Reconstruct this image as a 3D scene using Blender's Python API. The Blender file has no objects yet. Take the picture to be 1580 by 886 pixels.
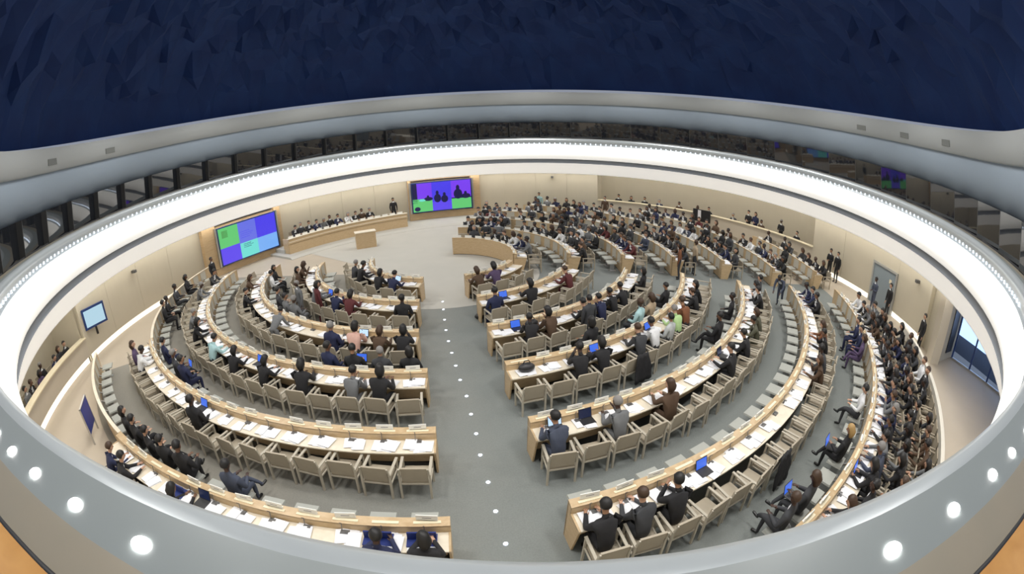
import bpy, bmesh, math, random
from mathutils import Matrix, Vector
C = bpy.context.scene.collection
SC = bpy.context.scene
R = math.radians
rnd = random.Random(7)

# ------------------------------------------------------------------ camera (fisheye lens in the gallery)
cd = bpy.data.cameras.new('camera'); cam = bpy.data.objects.new('camera', cd); C.objects.link(cam); SC.camera = cam
cd.type = 'PANO'; cd.panorama_type = 'FISHEYE_LENS_POLYNOMIAL'
cd.sensor_width = 36; cd.fisheye_fov = R(300)
FMM = 754.2006/1580*36
cd.fisheye_polynomial_k0 = 0; cd.fisheye_polynomial_k1 = -1/FMM; cd.fisheye_polynomial_k2 = 0
cd.fisheye_polynomial_k3 = -.0849187/FMM**3; cd.fisheye_polynomial_k4 = 0
cd.shift_x = (790-683.42)/1580; cd.shift_y = (498.9-443)/886
cam.matrix_world = Matrix.Translation((0,0,7.161)) @ (Matrix.Rotation(math.pi/2-.409238,4,'X') @ Matrix.Rotation(-.0776432,4,'Z'))

# ------------------------------------------------------------------ light and exposure
w = bpy.data.worlds.new('world'); SC.world = w; w.use_nodes = True
w.node_tree.nodes['Background'].inputs[0].default_value = (.75,.82,1,1); w.node_tree.nodes['Background'].inputs[1].default_value = .35
def area(name, loc, size, power, col, rot=(0,0,0)):
    l = bpy.data.lights.new(name,'AREA'); l.shape='DISK'; l.size=size; l.energy=power; l.color=col
    o = bpy.data.objects.new(name,l); C.objects.link(o); o.location=loc; o.rotation_euler=rot; return o
area('dome_fill', (3.3,8.6,15.3), 9.5, 1600, (1,.97,.92))  # unseen fill disc added above the view, no fixture in the dome
SC.view_settings.view_transform = 'Standard'; SC.view_settings.look = 'None'; SC.view_settings.gamma = 1
SC.view_settings.exposure = 0.0

# ------------------------------------------------------------------ materials
MATS = {}
def mat(name, col, rough=.6, metal=0, emit=0, noise=None, nscale=6, bump=0, bscale=40, spec=.5):
    """procedural: base colour varied by noise, fine bump"""
    if name in MATS: return MATS[name]
    m = bpy.data.materials.new(name); m.use_nodes = True; nt = m.node_tree; b = nt.nodes['Principled BSDF']
    b.inputs['Base Color'].default_value = (*col,1); b.inputs['Roughness'].default_value = rough; b.inputs['Metallic'].default_value = metal
    b.inputs['Specular IOR Level'].default_value = spec
    if emit: b.inputs['Emission Color'].default_value = (*col,1); b.inputs['Emission Strength'].default_value = emit
    if noise:
        tc = nt.nodes.new('ShaderNodeTexCoord'); n = nt.nodes.new('ShaderNodeTexNoise'); n.inputs['Scale'].default_value = nscale; n.inputs['Detail'].default_value = 4
        r = nt.nodes.new('ShaderNodeMix'); r.data_type = 'RGBA'
        nt.links.new(tc.outputs['Object'], n.inputs['Vector']); nt.links.new(n.outputs['Fac'], r.inputs['Factor'])
        r.inputs[6].default_value = (*col,1); r.inputs[7].default_value = (*noise,1); nt.links.new(r.outputs[2], b.inputs['Base Color'])
    if bump:
        tc = nt.nodes.new('ShaderNodeTexCoord'); n = nt.nodes.new('ShaderNodeTexNoise'); n.inputs['Scale'].default_value = bscale
        bu = nt.nodes.new('ShaderNodeBump'); bu.inputs['Strength'].default_value = bump; bu.inputs['Distance'].default_value = .01
        nt.links.new(tc.outputs['Object'], n.inputs['Vector']); nt.links.new(n.outputs['Fac'], bu.inputs['Height']); nt.links.new(bu.outputs['Normal'], b.inputs['Normal'])
    MATS[name] = m; return m
def wood(name, c1, c2, scale=3, rough=.4):
    m = bpy.data.materials.new(name); m.use_nodes = True; nt = m.node_tree; b = nt.nodes['Principled BSDF']; b.inputs['Roughness'].default_value = rough
    tc = nt.nodes.new('ShaderNodeTexCoord'); mp = nt.nodes.new('ShaderNodeMapping'); mp.inputs['Scale'].default_value = (scale,scale,scale*7)
    n = nt.nodes.new('ShaderNodeTexNoise'); n.inputs['Scale'].default_value = 2; n.inputs['Detail'].default_value = 6; n.inputs['Distortion'].default_value = .6
    r = nt.nodes.new('ShaderNodeValToRGB'); r.color_ramp.elements[0].position=.3; r.color_ramp.elements[1].position=.7
    r.color_ramp.elements[0].color=(*c1,1); r.color_ramp.elements[1].color=(*c2,1)
    nt.links.new(tc.outputs['Object'], mp.inputs[0]); nt.links.new(mp.outputs[0], n.inputs['Vector']); nt.links.new(n.outputs['Fac'], r.inputs[0]); nt.links.new(r.outputs[0], b.inputs['Base Color'])
    MATS[name] = m; return m
OAK = wood('light_oak', (.47,.33,.18), (.57,.43,.26))
OAKTOP = wood('pale_worktop', (.70,.63,.50), (.78,.71,.58), rough=.35)
PANELW = wood('screen_wall_oak', (.47,.33,.18), (.56,.41,.24), scale=1)
ORANGE = wood('orange_wood', (.42,.20,.05), (.52,.27,.08), scale=2)
BEIGE = mat('beige_wall', (.53,.485,.38), .8, noise=(.58,.53,.42), nscale=1.2)
CHAIRW = mat('cream_lacquer', (.45,.41,.33), .45)
CHAIRP = mat('beige_leather', (.36,.31,.23), .5, noise=(.40,.35,.27), nscale=9)
FIXP = mat('grey_green_seat', (.35,.36,.33), .5, noise=(.40,.41,.37), nscale=9)
FIXB = mat('cream_seat_back', (.46,.43,.36), .5)
WHITE = mat('cove_white', (.88,.88,.86), .45)
GROOVE = mat('groove_grey', (.32,.35,.39), .4)
NOSE = mat('nose_grey', (.46,.50,.52), .28, metal=.35)
SHELF = mat('shelf_grey', (.27,.30,.30), .35)
SHELFB = mat('shelf_beige', (.30,.26,.20), .4, noise=(.26,.24,.19), nscale=3)
FASC = mat('fascia_grey', (.33,.40,.48), .6)
UPPER = mat('upper_pale', (.50,.53,.54), .7)
DOMEM = mat('dome_blue', (.006,.02,.11), .8, noise=(.01,.05,.2), nscale=.6)
GLASSD = mat('smoked_glass', (.012,.014,.018), .03, spec=1)
METAL = mat('brushed_metal', (.5,.5,.5), .35, metal=.9)
DARK = mat('dark_plastic', (.02,.02,.022), .4)
BLUEDARK = mat('blue_frame', (.02,.05,.18), .3)
PAPER = mat('white_paper', (.82,.83,.86), .7)
PLATE = mat('nameplate_white', (.80,.79,.74), .5)
INK = mat('grey_ink', (.25,.25,.27), .6)
CREAM = mat('cream_bar', (.80,.72,.52), .4)
LEDM = mat('led_glow', (.75,.85,1), .5, emit=4)
LAMPD = mat('lamp_glow', (1,.98,.95), .5, emit=14)
STRIPM = mat('warm_strip_glow', (1,.95,.82), .5, emit=1.0)
SOFFITL = mat('soffit_glow', (1,.96,.90), .5, emit=6.5)
COVEGL = mat('cove_white_added_glow', (.9,.89,.85), .4, emit=.62)  # plain white cove; emission added so the upper band looks brightly lit
LOWGL = mat('cove_lower_added_glow', (.88,.86,.82), .5, emit=.55)  # lower band is no lamp either; added emission lifts its shaded underside
DOORM = mat('grey_blue_door', (.25,.30,.33), .5)
SKYGL = mat('daylight_glass', (.55,.70,1), .2, emit=1.6)
MATB = mat('dark_mat', (.035,.04,.055), .9)
SEATDK = mat('charcoal_seat', (.03,.03,.035), .6)

# ------------------------------------------------------------------ building helpers
def link(o, parent=None, label=None, cat=None, group=None, kind=None):
    C.objects.link(o)
    if parent: o.parent = parent
    if label: o['label'] = label
    if cat: o['category'] = cat
    if group: o['group'] = group
    if kind: o['kind'] = kind
    return o
def mesh(name, V, F, m, smooth=False):
    me = bpy.data.meshes.new(name); me.from_pydata([tuple(v) for v in V], [], F)
    bm = bmesh.new(); bm.from_mesh(me); bmesh.ops.recalc_face_normals(bm, faces=bm.faces); bm.to_mesh(me); bm.free()
    for x in (m if isinstance(m,(list,tuple)) else [m]): me.materials.append(x)
    if smooth: me.polygons.foreach_set('use_smooth',[True]*len(me.polygons))
    return me
def obj(name, me, parent=None, **k): return link(bpy.data.objects.new(name, me), parent, **k)
def empty(name, loc=(0,0,0), rz=0, **k):
    o = bpy.data.objects.new(name, None); o.location = loc; o.rotation_euler = (0,0,rz); o.empty_display_size = .1; return link(o, **k)
class MB:
    def __init__(s): s.V=[]; s.F=[]
    def box(s, x0,x1,y0,y1,z0,z1, M=None, taper=0):
        n=len(s.V); t=taper
        P=[(x0,y0,z0),(x1,y0,z0),(x1,y1,z0),(x0,y1,z0),(x0+t,y0+t,z1),(x1-t,y0+t,z1),(x1-t,y1-t,z1),(x0+t,y1-t,z1)]
        s.V += [tuple(M @ Vector(p)) for p in P] if M else P
        s.F += [tuple(n+i for i in f) for f in ((0,3,2,1),(4,5,6,7),(0,1,5,4),(1,2,6,5),(2,3,7,6),(3,0,4,7))]; return s
    def bar(s, a, b, wx, wy=None, k=4, up=(0,0,1)):
        a=Vector(a); b=Vector(b); d=(b-a).normalized(); u=Vector(up)
        if abs(d.dot(u))>.95: u=Vector((0,1,0))
        x=d.cross(u).normalized(); y=x.cross(d).normalized(); wy=wy or wx; n=len(s.V)
        for p in (a,b):
            for i in range(k):
                t=2*math.pi*(i+.5)/k; f=1.414 if k==4 else 1
                s.V.append(tuple(p+x*math.cos(t)*wx*f/2+y*math.sin(t)*wy*f/2))
        s.F += [(n+i,n+(i+1)%k,n+k+(i+1)%k,n+k+i) for i in range(k)]+[tuple(n+i for i in range(k))[::-1],tuple(n+k+i for i in range(k))]; return s
    def ell(s, c, r, nu=10, nv=7, cut=None):
        n=len(s.V)
        for j in range(nv+1):
            t=math.pi*j/nv
            for i in range(nu):
                p=2*math.pi*i/nu; s.V.append((c[0]+r[0]*math.sin(t)*math.cos(p),c[1]+r[1]*math.sin(t)*math.sin(p),c[2]+r[2]*math.cos(t)))
        s.F += [(n+j*nu+i,n+j*nu+(i+1)%nu,n+(j+1)*nu+(i+1)%nu,n+(j+1)*nu+i) for j in range(nv) for i in range(nu)]; return s
    def build(s, name, m, smooth=False): return mesh(name, s.V, s.F, m, smooth)
def P(cx, cy, r, a): a=R(a); return (cx+r*math.sin(a), cy-r*math.cos(a))
def sweep(cx, cy, prof, a0, a1, step=1.5, close=True, cap=True):
    """sweep a (radius, z) outline round (cx, cy) from angle a0 to a1"""
    n=max(2,int(abs(a1-a0)/step)+1); k=len(prof); V=[]; F=[]
    full=abs(abs(a1-a0)-360)<1e-6
    for i in range(n if full else n+1):
        a=a0+(a1-a0)*i/n
        V += [(*P(cx,cy,r,a),z) for r,z in prof]
    m=n if full else n
    for i in range(m):
        b0=i*k; b1=((i+1)%n if full else i+1)*k
        for j in range(k if close else k-1): F.append((b0+j,b0+(j+1)%k,b1+(j+1)%k,b1+j))
    if close and cap and not full: F += [tuple(range(k)), tuple(n*k+j for j in range(k))[::-1]]
    return V,F
def arc(name, cx, cy, prof, a0, a1, m, parent=None, step=1.5, close=True, smooth=False, **k):
    V,F=sweep(cx,cy,prof,a0,a1,step,close); me=mesh(name,V,F,m,smooth); return obj(name,me,parent,**k)
def rect(r0,r1,z0,z1): return [(r0,z0),(r1,z0),(r1,z1),(r0,z1)]
ORD='first second third fourth fifth sixth seventh eighth ninth tenth eleventh twelfth thirteenth fourteenth fifteenth sixteenth seventeenth eighteenth nineteenth twentieth'.split()
ORD += ['twenty-'+x for x in ORD[:9]]+['thirtieth']+['thirty-'+x for x in ORD[:9]]+['fortieth']
def copy_tree(o, loc, rz, label=None, group=None, scale=None):
    c=o.copy(); C.objects.link(c); c.location=loc; c.rotation_euler=(0,0,rz)
    if label: c['label']=label
    if group: c['group']=group
    if scale: c.scale=(scale,)*3
    for ch in KIDS[o.name]:
        d=ch.copy(); C.objects.link(d); d.parent=c
        for g in KIDS.get(ch.name,()):
            e=g.copy(); C.objects.link(e); e.parent=d
    return c
KIDS={}
def remember(o):
    KIDS[o.name]=list(o.children)
    for c in o.children: KIDS[c.name]=list(c.children)
    return o

# ---- plan of the seating, who sits where, and what lies where ----
# ---- seating plan: concentric desk rows about CX, CY (angle 0 = towards the gallery, + to the right) ----
CX, CY = 0.240, 22.511          # centre of the desk rows
WX, WY = 3.336, 17.360          # centre of the round room
RR = [3.35, 5.933, 8.564, 11.153, 13.845, 16.620, 19.514]
# bank, row -> radius, start angle (at the aisle), end angle, end angle of the worktop
ROWS = {
 ('left',1):(RR[0],-15.4,-97,-97), ('left',2):(RR[1],-9.8,-96.4,-96.4), ('left',3):(RR[2],-6.7,-98,-98),
 ('left',4):(RR[3],-3.8,-96,-96), ('left',5):(RR[4],-2.35,-102,-57.5), ('left',6):(RR[5],-1.3,-59.5,-33.5),
 ('right',1):(RR[0],13.5,61,61), ('right',2):(RR[1],10.2,62,62), ('right',3):(RR[2],7.6,63.5,63.5),
 ('right',4):(RR[3],6.8,65,65), ('right',5):(RR[4],6.1,64.4,64.4), ('right',6):(RR[5],6.0,65.3,65.3), ('right',7):(RR[6],6.5,66.5,66.5),
 ('far',1):(RR[0],78,169.5,169.5), ('far',2):(RR[1],79,169.5,169.5), ('far',3):(RR[2],78,168,168),
 ('far',4):(RR[3],77.5,166,166), ('far',5):(RR[4],76.5,153,153), ('far',6):(RR[5],74,122,122), ('far',7):(RR[6],74.3,95,95),
}
def slots():
    """every place: (bank,row,kind,n) -> (radius, angle). kind D = armchair behind the desk, F = fixed seat before it, B/E = crowd rows behind the outermost desk"""
    out = {}
    for (bank, row), (r, a0, a1, aw) in ROWS.items():
        s = 1 if a1 > a0 else -1
        def run(kind, rad, pitch, first, end):
            n = 0; a = abs(a0) + math.degrees(first/rad)
            while a + math.degrees(.33/rad) < abs(end):
                n += 1; out[(bank,row,kind,n)] = (rad, s*a); a += math.degrees(pitch/rad)
        off = {('left',5):.90}.get((bank,row), 1.04)
        run('D', r+off, .775, .42, aw)
        if row > 1 : run('F', r-.42, .81, .50, a1)
        if (bank,row) == ('right',7):
            run('B', r+1.75, .80, .5, 60.5); run('E', r+2.5, .80, .5, 56)
    return out
OCC = {
 ('far', 1, 'D'):[(2,'grey','black',0),(3,'navy','black',0),(4,'white','brown',1),(5,'black','brown',0),(6,'black','brown',0),(8,'charcoal','grey',1)],
 ('far', 2, 'D'):[(1,'black','brown',0),(2,'brown','black',0),(3,'black','black',0),(4,'charcoal','black',0),(5,'white','brown',0),(6,'black','brown',1),(7,'charcoal','black',0),(8,'black','black',0),(9,'charcoal','black',0),(11,'black','brown',1),(12,'navy','brown',0),(13,'black','black',1),(14,'charcoal','black',0)],
 ('far', 2, 'F'):[(8,'grey','black',0),(9,'charcoal','brown',0),(10,'black','black',1)],
 ('far', 3, 'D'):[(2,'maroon','black',0),(3,'navy','brown',0),(4,'navy','brown',0),(5,'charcoal','black',1),(6,'maroon','black',1),(7,'black','brown',0),(8,'charcoal','black',0),(9,'grey','black',1),(10,'black','black',0),(11,'charcoal','black',0),(12,'brown','grey',1),(13,'black','black',1),(15,'black','brown',0),(17,'navy','brown',0),(18,'maroon','black',0),(19,'grey','black',0)],
 ('far', 3, 'F'):[(4,'black','black',0),(5,'grey','brown',1),(6,'white','black',0),(7,'charcoal','black',0),(8,'black','black',1),(13,'charcoal','brown',0),(14,'black','black',0),(15,'black','black',0)],
 ('far', 4, 'D'):[(1,'charcoal','black',1),(2,'brown','black',0),(3,'charcoal','black',0),(4,'charcoal','black',0),(5,'black','black',0),(6,'charcoal','black',0),(7,'black','black',1),(10,'grey','brown',1),(11,'black','black',1),(13,'brown','black',1),(14,'charcoal','black',0),(15,'grey','brown',0),(16,'navy','black',1),(17,'brown','black',1),(19,'black','black',0),(20,'grey','brown',0),(21,'brown','black',0),(22,'slate','black',0),(23,'slate','black',1),(24,'black','grey',1)],
 ('far', 4, 'F'):[(4,'slate','brown',0),(6,'charcoal','black',0),(7,'black','black',1),(9,'grey','black',0),(12,'charcoal','black',0),(13,'black','black',1),(14,'charcoal','brown',1),(16,'charcoal','brown',0),(19,'grey','black',0),(20,'black','black',0)],
 ('far', 5, 'D'):[(1,'charcoal','black',1),(2,'navy','black',0),(3,'charcoal','black',1),(4,'black','black',0),(5,'black','black',1),(6,'black','black',1),(7,'white','black',1),(8,'slate','brown',0),(9,'white','black',1),(10,'navy','brown',1),(11,'charcoal','black',0),(12,'charcoal','brown',0),(13,'black','black',0),(14,'grey','black',0),(15,'charcoal','brown',0),(16,'charcoal','black',0),(17,'grey','black',0),(19,'black','black',0),(20,'navy','grey',0),(21,'black','brown',1),(22,'black','brown',1),(23,'navy','grey',1),(24,'grey','black',0),(25,'slate','black',1)],
 ('far', 5, 'F'):[(7,'brown','brown',1),(8,'navy','brown',1),(11,'black','brown',0),(15,'black','black',0),(17,'navy','brown',1),(21,'charcoal','black',1)],
 ('far', 6, 'D'):[(1,'black','black',1),(2,'charcoal','grey',0),(3,'brown','brown',0),(4,'navy','black',0),(5,'charcoal','black',0),(6,'white','brown',0),(7,'black','black',0),(9,'brown','black',0),(11,'brown','brown',1),(12,'black','black',0),(13,'maroon','brown',1),(14,'black','brown',1),(15,'black','black',0),(16,'navy','brown',1),(17,'navy','brown',0),(18,'black','black',0),(19,'charcoal','black',0)],
 ('far', 6, 'F'):[(6,'charcoal','brown',1),(7,'black','black',1),(9,'black','black',0),(11,'black','black',0),(15,'navy','brown',1),(16,'black','black',0)],
 ('far', 7, 'D'):[(1,'black','brown',1),(2,'black','brown',0),(3,'black','brown',1),(4,'charcoal','brown',1),(6,'charcoal','black',1),(7,'black','black',0),(9,'black','brown',0)],
 ('far', 7, 'F'):[(4,'black','black',1)],
 ('left', 1, 'D'):[(2,'navy','black',0),(3,'black','black',1),(5,'black','black',0),(6,'charcoal','grey',0)],
 ('left', 2, 'D'):[(1,'black','black',0),(4,'maroon','black',1),(5,'navy','black',0),(7,'grey','black',0),(11,'brown','black',1),(12,'brown','brown',1)],
 ('left', 3, 'D'):[(1,'black','black',1),(2,'brown','brown',1),(3,'pink','black',1),(4,'navy','grey',0),(13,'black','black',0),(16,'brown','brown',1)],
 ('left', 3, 'F'):[(7,'grey','grey',0),(8,'grey','black',0),(9,'charcoal','black',0),(13,'white','black',0),(14,'black','black',1)],
 ('left', 4, 'D'):[(2,'black','black',1),(3,'grey','black',0),(5,'black','black',1),(7,'black','black',1),(9,'black','black',1),(11,'lightblue','black',0),(14,'black','black',1),(16,'grey','grey',0),(21,'grey','grey',0),(24,'charcoal','black',0)],
 ('left', 4, 'F'):[(1,'black','black',1),(2,'charcoal','grey',0),(3,'black','black',0),(4,'navy','black',0)],
 ('left', 5, 'D'):[(9,'black','black',0),(16,'white','black',0),(17,'purple','brown',1)],
 ('left', 5, 'F'):[(11,'navy','black',0),(12,'charcoal','grey',0),(14,'navy','black',0),(20,'black','black',0),(21,'black','black',0),(23,'charcoal','black',0),(25,'black','black',1)],
 ('left', 6, 'D'):[(1,'black','black',1),(2,'navy','black',0),(8,'black','black',1),(11,'black','black',0),(12,'navy','brown',0)],
 ('left', 6, 'F'):[(6,'slate','black',0),(8,'black','black',0),(9,'black','black',0),(10,'black','black',0),(11,'black','black',0),(12,'black','black',1)],
 ('right', 1, 'D'):[(1,'brown','brown',1),(2,'purple','black',1)],
 ('right', 2, 'D'):[(1,'navy','black',0),(3,'black','black',1),(6,'maroon','brown',0)],
 ('right', 3, 'D'):[(2,'black','black',0),(3,'brown','black',1),(5,'black','black',0),(6,'navy','black',0),(7,'black','black',0),(8,'black','black',0),(11,'black','black',1)],
 ('right', 4, 'D'):[(3,'black','black',0),(4,'black','black',1),(6,'charcoal','brown',0),(7,'white','black',0),(8,'lightgrey','black',0),(9,'green','grey',0),(10,'rust','brown',0),(12,'black','brown',0),(13,'black','black',1)],
 ('right', 4, 'F'):[(4,'black','black',1),(7,'lightblue','brown',0),(8,'tan','brown',1),(10,'black','black',0)],
 ('right', 5, 'D'):[(1,'slate','black',0),(3,'grey','grey',0),(5,'brown','brown',1),(9,'black','black',0),(11,'black','black',0),(13,'olive','black',0),(14,'olive','brown',1),(17,'black','black',0),(18,'white','black',1),(19,'charcoal','black',0)],
 ('right', 5, 'F'):[(10,'black','black',0),(13,'black','black',0)],
 ('right', 6, 'D'):[(1,'black','black',0),(2,'charcoal','brown',0),(3,'black','black',0),(13,'brown','brown',1),(14,'charcoal','black',0),(16,'black','black',0),(17,'rust','brown',1),(21,'black','black',0),(22,'navy','black',0),(23,'navy','black',0)],
 ('right', 7, 'B'):[(7,'charcoal','black',1),(8,'black','brown',0),(9,'grey','brown',0),(10,'black','black',1),(11,'grey','black',1),(12,'black','black',1),(13,'charcoal','black',0),(14,'black','black',0),(15,'black','black',0),(16,'black','brown',1),(17,'black','black',0),(18,'navy','black',0),(19,'black','black',1),(20,'navy','black',1),(21,'brown','black',0),(22,'black','black',1),(23,'black','brown',1),(24,'black','black',1),(25,'grey','black',0)],
 ('right', 7, 'D'):[(4,'black','brown',0),(5,'black','black',0),(6,'brown','black',1),(7,'black','brown',1),(8,'black','black',0),(9,'black','black',1),(10,'slate','grey',0),(11,'grey','black',0),(12,'black','black',0),(13,'navy','grey',1),(14,'grey','brown',0),(15,'navy','black',0),(16,'charcoal','black',1),(17,'black','black',1),(18,'black','black',0),(19,'charcoal','black',0),(20,'charcoal','black',0),(21,'black','black',0),(22,'brown','black',1),(23,'black','brown',1),(24,'grey','grey',1),(25,'black','black',0),(26,'white','black',0)],
 ('right', 7, 'E'):[(9,'brown','brown',0),(10,'black','black',0),(11,'grey','black',1),(12,'brown','black',0),(13,'brown','brown',0),(14,'charcoal','black',1),(17,'black','black',0),(18,'black','brown',0),(19,'white','brown',0),(20,'charcoal','black',1),(21,'black','black',0),(22,'charcoal','brown',0),(23,'black','black',1)],
 ('right', 7, 'F'):[(5,'charcoal','brown',0),(6,'charcoal','brown',1),(9,'black','blond',1),(12,'white','black',0),(17,'purple','brown',1),(18,'navy','black',0),(19,'navy','black',0)],
}
occupied={}
for k,v in OCC.items():
    for n,j,h,f in v: occupied[(*k,n)]=(j,h,f)
AISLE = [(0.85, 5.92), (0.76, 6.84), (0.7, 7.76), (0.62, 8.73), (0.6, 9.58), (0.54, 10.45), (0.49, 11.35), (0.37, 12.26), (0.29, 13.15), (0.21, 14.04), (0.14, 14.93), (0.09, 15.85), (0.07, 16.8), (0.06, 17.84), (0.06, 18.7)]
ITEMS = [(-2.6, 14.01, 'w', 'laptop with a white screen on the third left desk'),
 (-1.83, 19.39, 'w', 'laptop with a pale screen on the first left desk'),
 (-4.59, 18.41, 'b', 'laptop with a blue screen on the second left desk'),
 (2.33, 16.53, 'b', 'laptop at the aisle end of the second right desk'),
 (2.31, 13.79, 'b', 'laptop with a blue screen at the aisle end of the third right desk'),
 (4.29, 11.69, 'b', 'laptop with a dark blue screen on the fourth right desk'),
 (2.11, 11.11, 'g', 'black bag lying on the aisle end of the fourth right desk'),
 (2.8, 13.92, 'g', 'small black bag lying on the third right desk'),
 (5.02, 6.18, 'b', 'laptop with a bright blue screen on the sixth right desk'),
 (2.31, 8.42, 'w', 'laptop with a pale blue screen at the aisle end of the fifth right desk'),
 (3.07, 8.55, 'd', 'black laptop standing open on the fifth right desk'),
 (-1.4, 5.57, 'n', 'open navy folder near the aisle end of the sixth left desk'),
 (-0.64, 5.51, 'n', 'navy folder at the aisle end of the sixth left desk'),
 (-6.01, 6.68, 'n', 'navy blue folder on the sixth left desk before a black haired person'),
 (-5.23, 6.39, 'd', 'black laptop beside papers on the sixth left desk'),
 (-6.79, 10.12, 'b', 'laptop with a blue lid on the fifth left desk'),
 (-5.79, 12.65, 'b', 'laptop with a blue screen on the fourth left desk'),
 (8.92, 4.59, 'b', 'laptop with a blue picture on the outermost right desk'),
 (8.14, 10.65, 'd', 'dark laptop on the bend of the fifth right desk'),
 (6.56, 12.84, 'b', 'laptop with a blue screen beside papers on the fourth right desk'),
 (1.42, 16.65, 'g', 'dark bag on the floor at the aisle end of the second right desk')]
STANDING = [
 (21.99,18.63,93,'folded','black','black',0,'guard in dark suit by the right wall, left one of the pair'),
 (22.03,17.98,91,'stand','black','black',0,'guard in dark suit by the right wall, right one of the pair'),
 (21.4,13.0,70,'stand','black','black',0,'person in black standing to the right of the grey door'),
 (19.9,9.5,60,'stand','black','black',0,'person in black standing near the cream column by the entrance'),
 (21.0,13.9,70,'folded','slate','black',0,'person in slate suit standing in front of the grey door'),
 (-12.6,24.1,-100,'stand','black','black',0,'person in black standing left of the left projection screen'),
 (-2.9,34.75,-160,'stand','black','black',0,'person in black suit standing at the right end of the podium desk'),
 (7.86,35.4,166,'stand','lightblue','black',0,'person in blue standing alone against the back wall'),
 (-5.92,15.05,-20,'bend','grey','black',0,'person in grey suit standing at the third left desk leaning over papers'),
 (-5.6,17.75,130,'stand','grey','grey',0,'person in grey suit standing between second and third left desks'),
 (4.67,13.72,20,'stand','charcoal','black',0,'tall person in dark suit standing behind the third right desk'),
 (14.9,15.6,120,'bend','slate','black',0,'person in slate suit bending over near the upper end of the sixth right desk'),
 (-4.75,17.4,-60,'stand','maroon','black',1,'person in maroon standing behind the second left desk'),
 (11.3,19.6,60,'stand','rust','black',1,'person in rust top standing in the cross aisle at the fourth right desk'),
 (12.5,20.1,-100,'stand','tan','brown',0,'person in tan jacket standing in the cross aisle beside one in rust'),
 (12.3,33.0,140,'stand','brown','black',0,'person in brown standing beside the left end of the right parapet'),
]
COATS = [(5.37,11.4,'black coat draped over a chair at the fourth right desk'),(7.05,6.2,'black coat hanging on a chair behind the sixth right desk')]

# ------------------------------------------------------------------ the room shell
def disc_floor():
    m = bpy.data.materials.new('carpet_and_stone'); m.use_nodes=True; nt=m.node_tree; b=nt.nodes['Principled BSDF']; b.inputs['Roughness'].default_value=.85
    tc=nt.nodes.new('ShaderNodeTexCoord'); n=nt.nodes.new('ShaderNodeTexNoise'); n.inputs['Scale'].default_value=.5; n.inputs['Detail'].default_value=5
    n2=nt.nodes.new('ShaderNodeTexNoise'); n2.inputs['Scale'].default_value=30
    sp=nt.nodes.new('ShaderNodeSeparateXYZ'); nt.links.new(tc.outputs['Object'],sp.inputs[0])
    mr=nt.nodes.new('ShaderNodeMapRange'); mr.inputs['From Min'].default_value=-5; mr.inputs['From Max'].default_value=1.5; nt.links.new(sp.outputs['X'],mr.inputs['Value'])
    ad=nt.nodes.new('ShaderNodeMath'); ad.operation='MULTIPLY_ADD'; ad.inputs[1].default_value=.5; ad.inputs[2].default_value=-.25; nt.links.new(n.outputs['Fac'],ad.inputs[0])
    ad2=nt.nodes.new('ShaderNodeMath'); ad2.operation='ADD'; ad2.use_clamp=True; nt.links.new(ad.outputs[0],ad2.inputs[0]); nt.links.new(mr.outputs[0],ad2.inputs[1])
    r=nt.nodes.new('ShaderNodeMix'); r.data_type='RGBA'; r.inputs[6].default_value=(.295,.28,.24,1); r.inputs[7].default_value=(.215,.235,.225,1)
    mu=nt.nodes.new('ShaderNodeMix'); mu.data_type='RGBA'; mu.blend_type='MULTIPLY'; mu.inputs['Factor'].default_value=.3
    nt.links.new(tc.outputs['Object'],n.inputs['Vector']); nt.links.new(tc.outputs['Object'],n2.inputs['Vector'])
    nt.links.new(ad2.outputs[0],r.inputs['Factor']); nt.links.new(r.outputs[2],mu.inputs[6]); nt.links.new(n2.outputs['Fac'],mu.inputs[7]); nt.links.new(mu.outputs[2],b.inputs['Base Color'])
    return m
CARPET = disc_floor(); CARPETL = mat('beige_grey_carpet', (.27,.26,.225), .9, noise=(.33,.31,.26), nscale=.7, bump=.3, bscale=60)
STONE = mat('beige_walkway', (.40,.345,.27), .6, noise=(.46,.40,.32), nscale=.8)
arc('floor', WX, WY, [(0.001,0),(19.35,0),(19.35,-.2),(0.001,-.2)], 0, 360, STONE, step=3, kind='structure')
for ca0,ca1,cr0,cr1 in ((-104,-60,.9,14.2),(-60,-9,.9,16.9),(-9,0,.9,16.95),(0,76,.9,20.4),(76,172,3.0,11.6),(76,140,11.6,16.6)):
    arc('floor_carpet', CX, CY, [(cr0,0.001),(cr0,.006),(cr1,.006),(cr1,0.001)], ca0, ca1, CARPET, step=2, kind='structure')
# podium floor: paler
PALE = mat('pale_carpet', (.42,.41,.37), .85, noise=(.47,.455,.41), nscale=1)
obj('floor_inner', mesh('floor_inner', [(*P(CX,CY,4.6,a),.012) for a in range(-180,180,6)],[tuple(range(60))],PALE), kind='structure')
def grid_floor():
    # the pale floor in front of the podium
    V=[];F=[];n=24
    for i in range(n+1):
        a=-136-(200-136)*0-(i/n)*(196-136)
        V+= [(*P(WX,WY,17.3,a),.008),(*P(WX,WY,9.5,a),.008)]
    for i in range(n): F.append((2*i,2*i+2,2*i+3,2*i+1))
    obj('floor_podium', mesh('floor_podium',V,F,PALE), kind='structure')
grid_floor()
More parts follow.
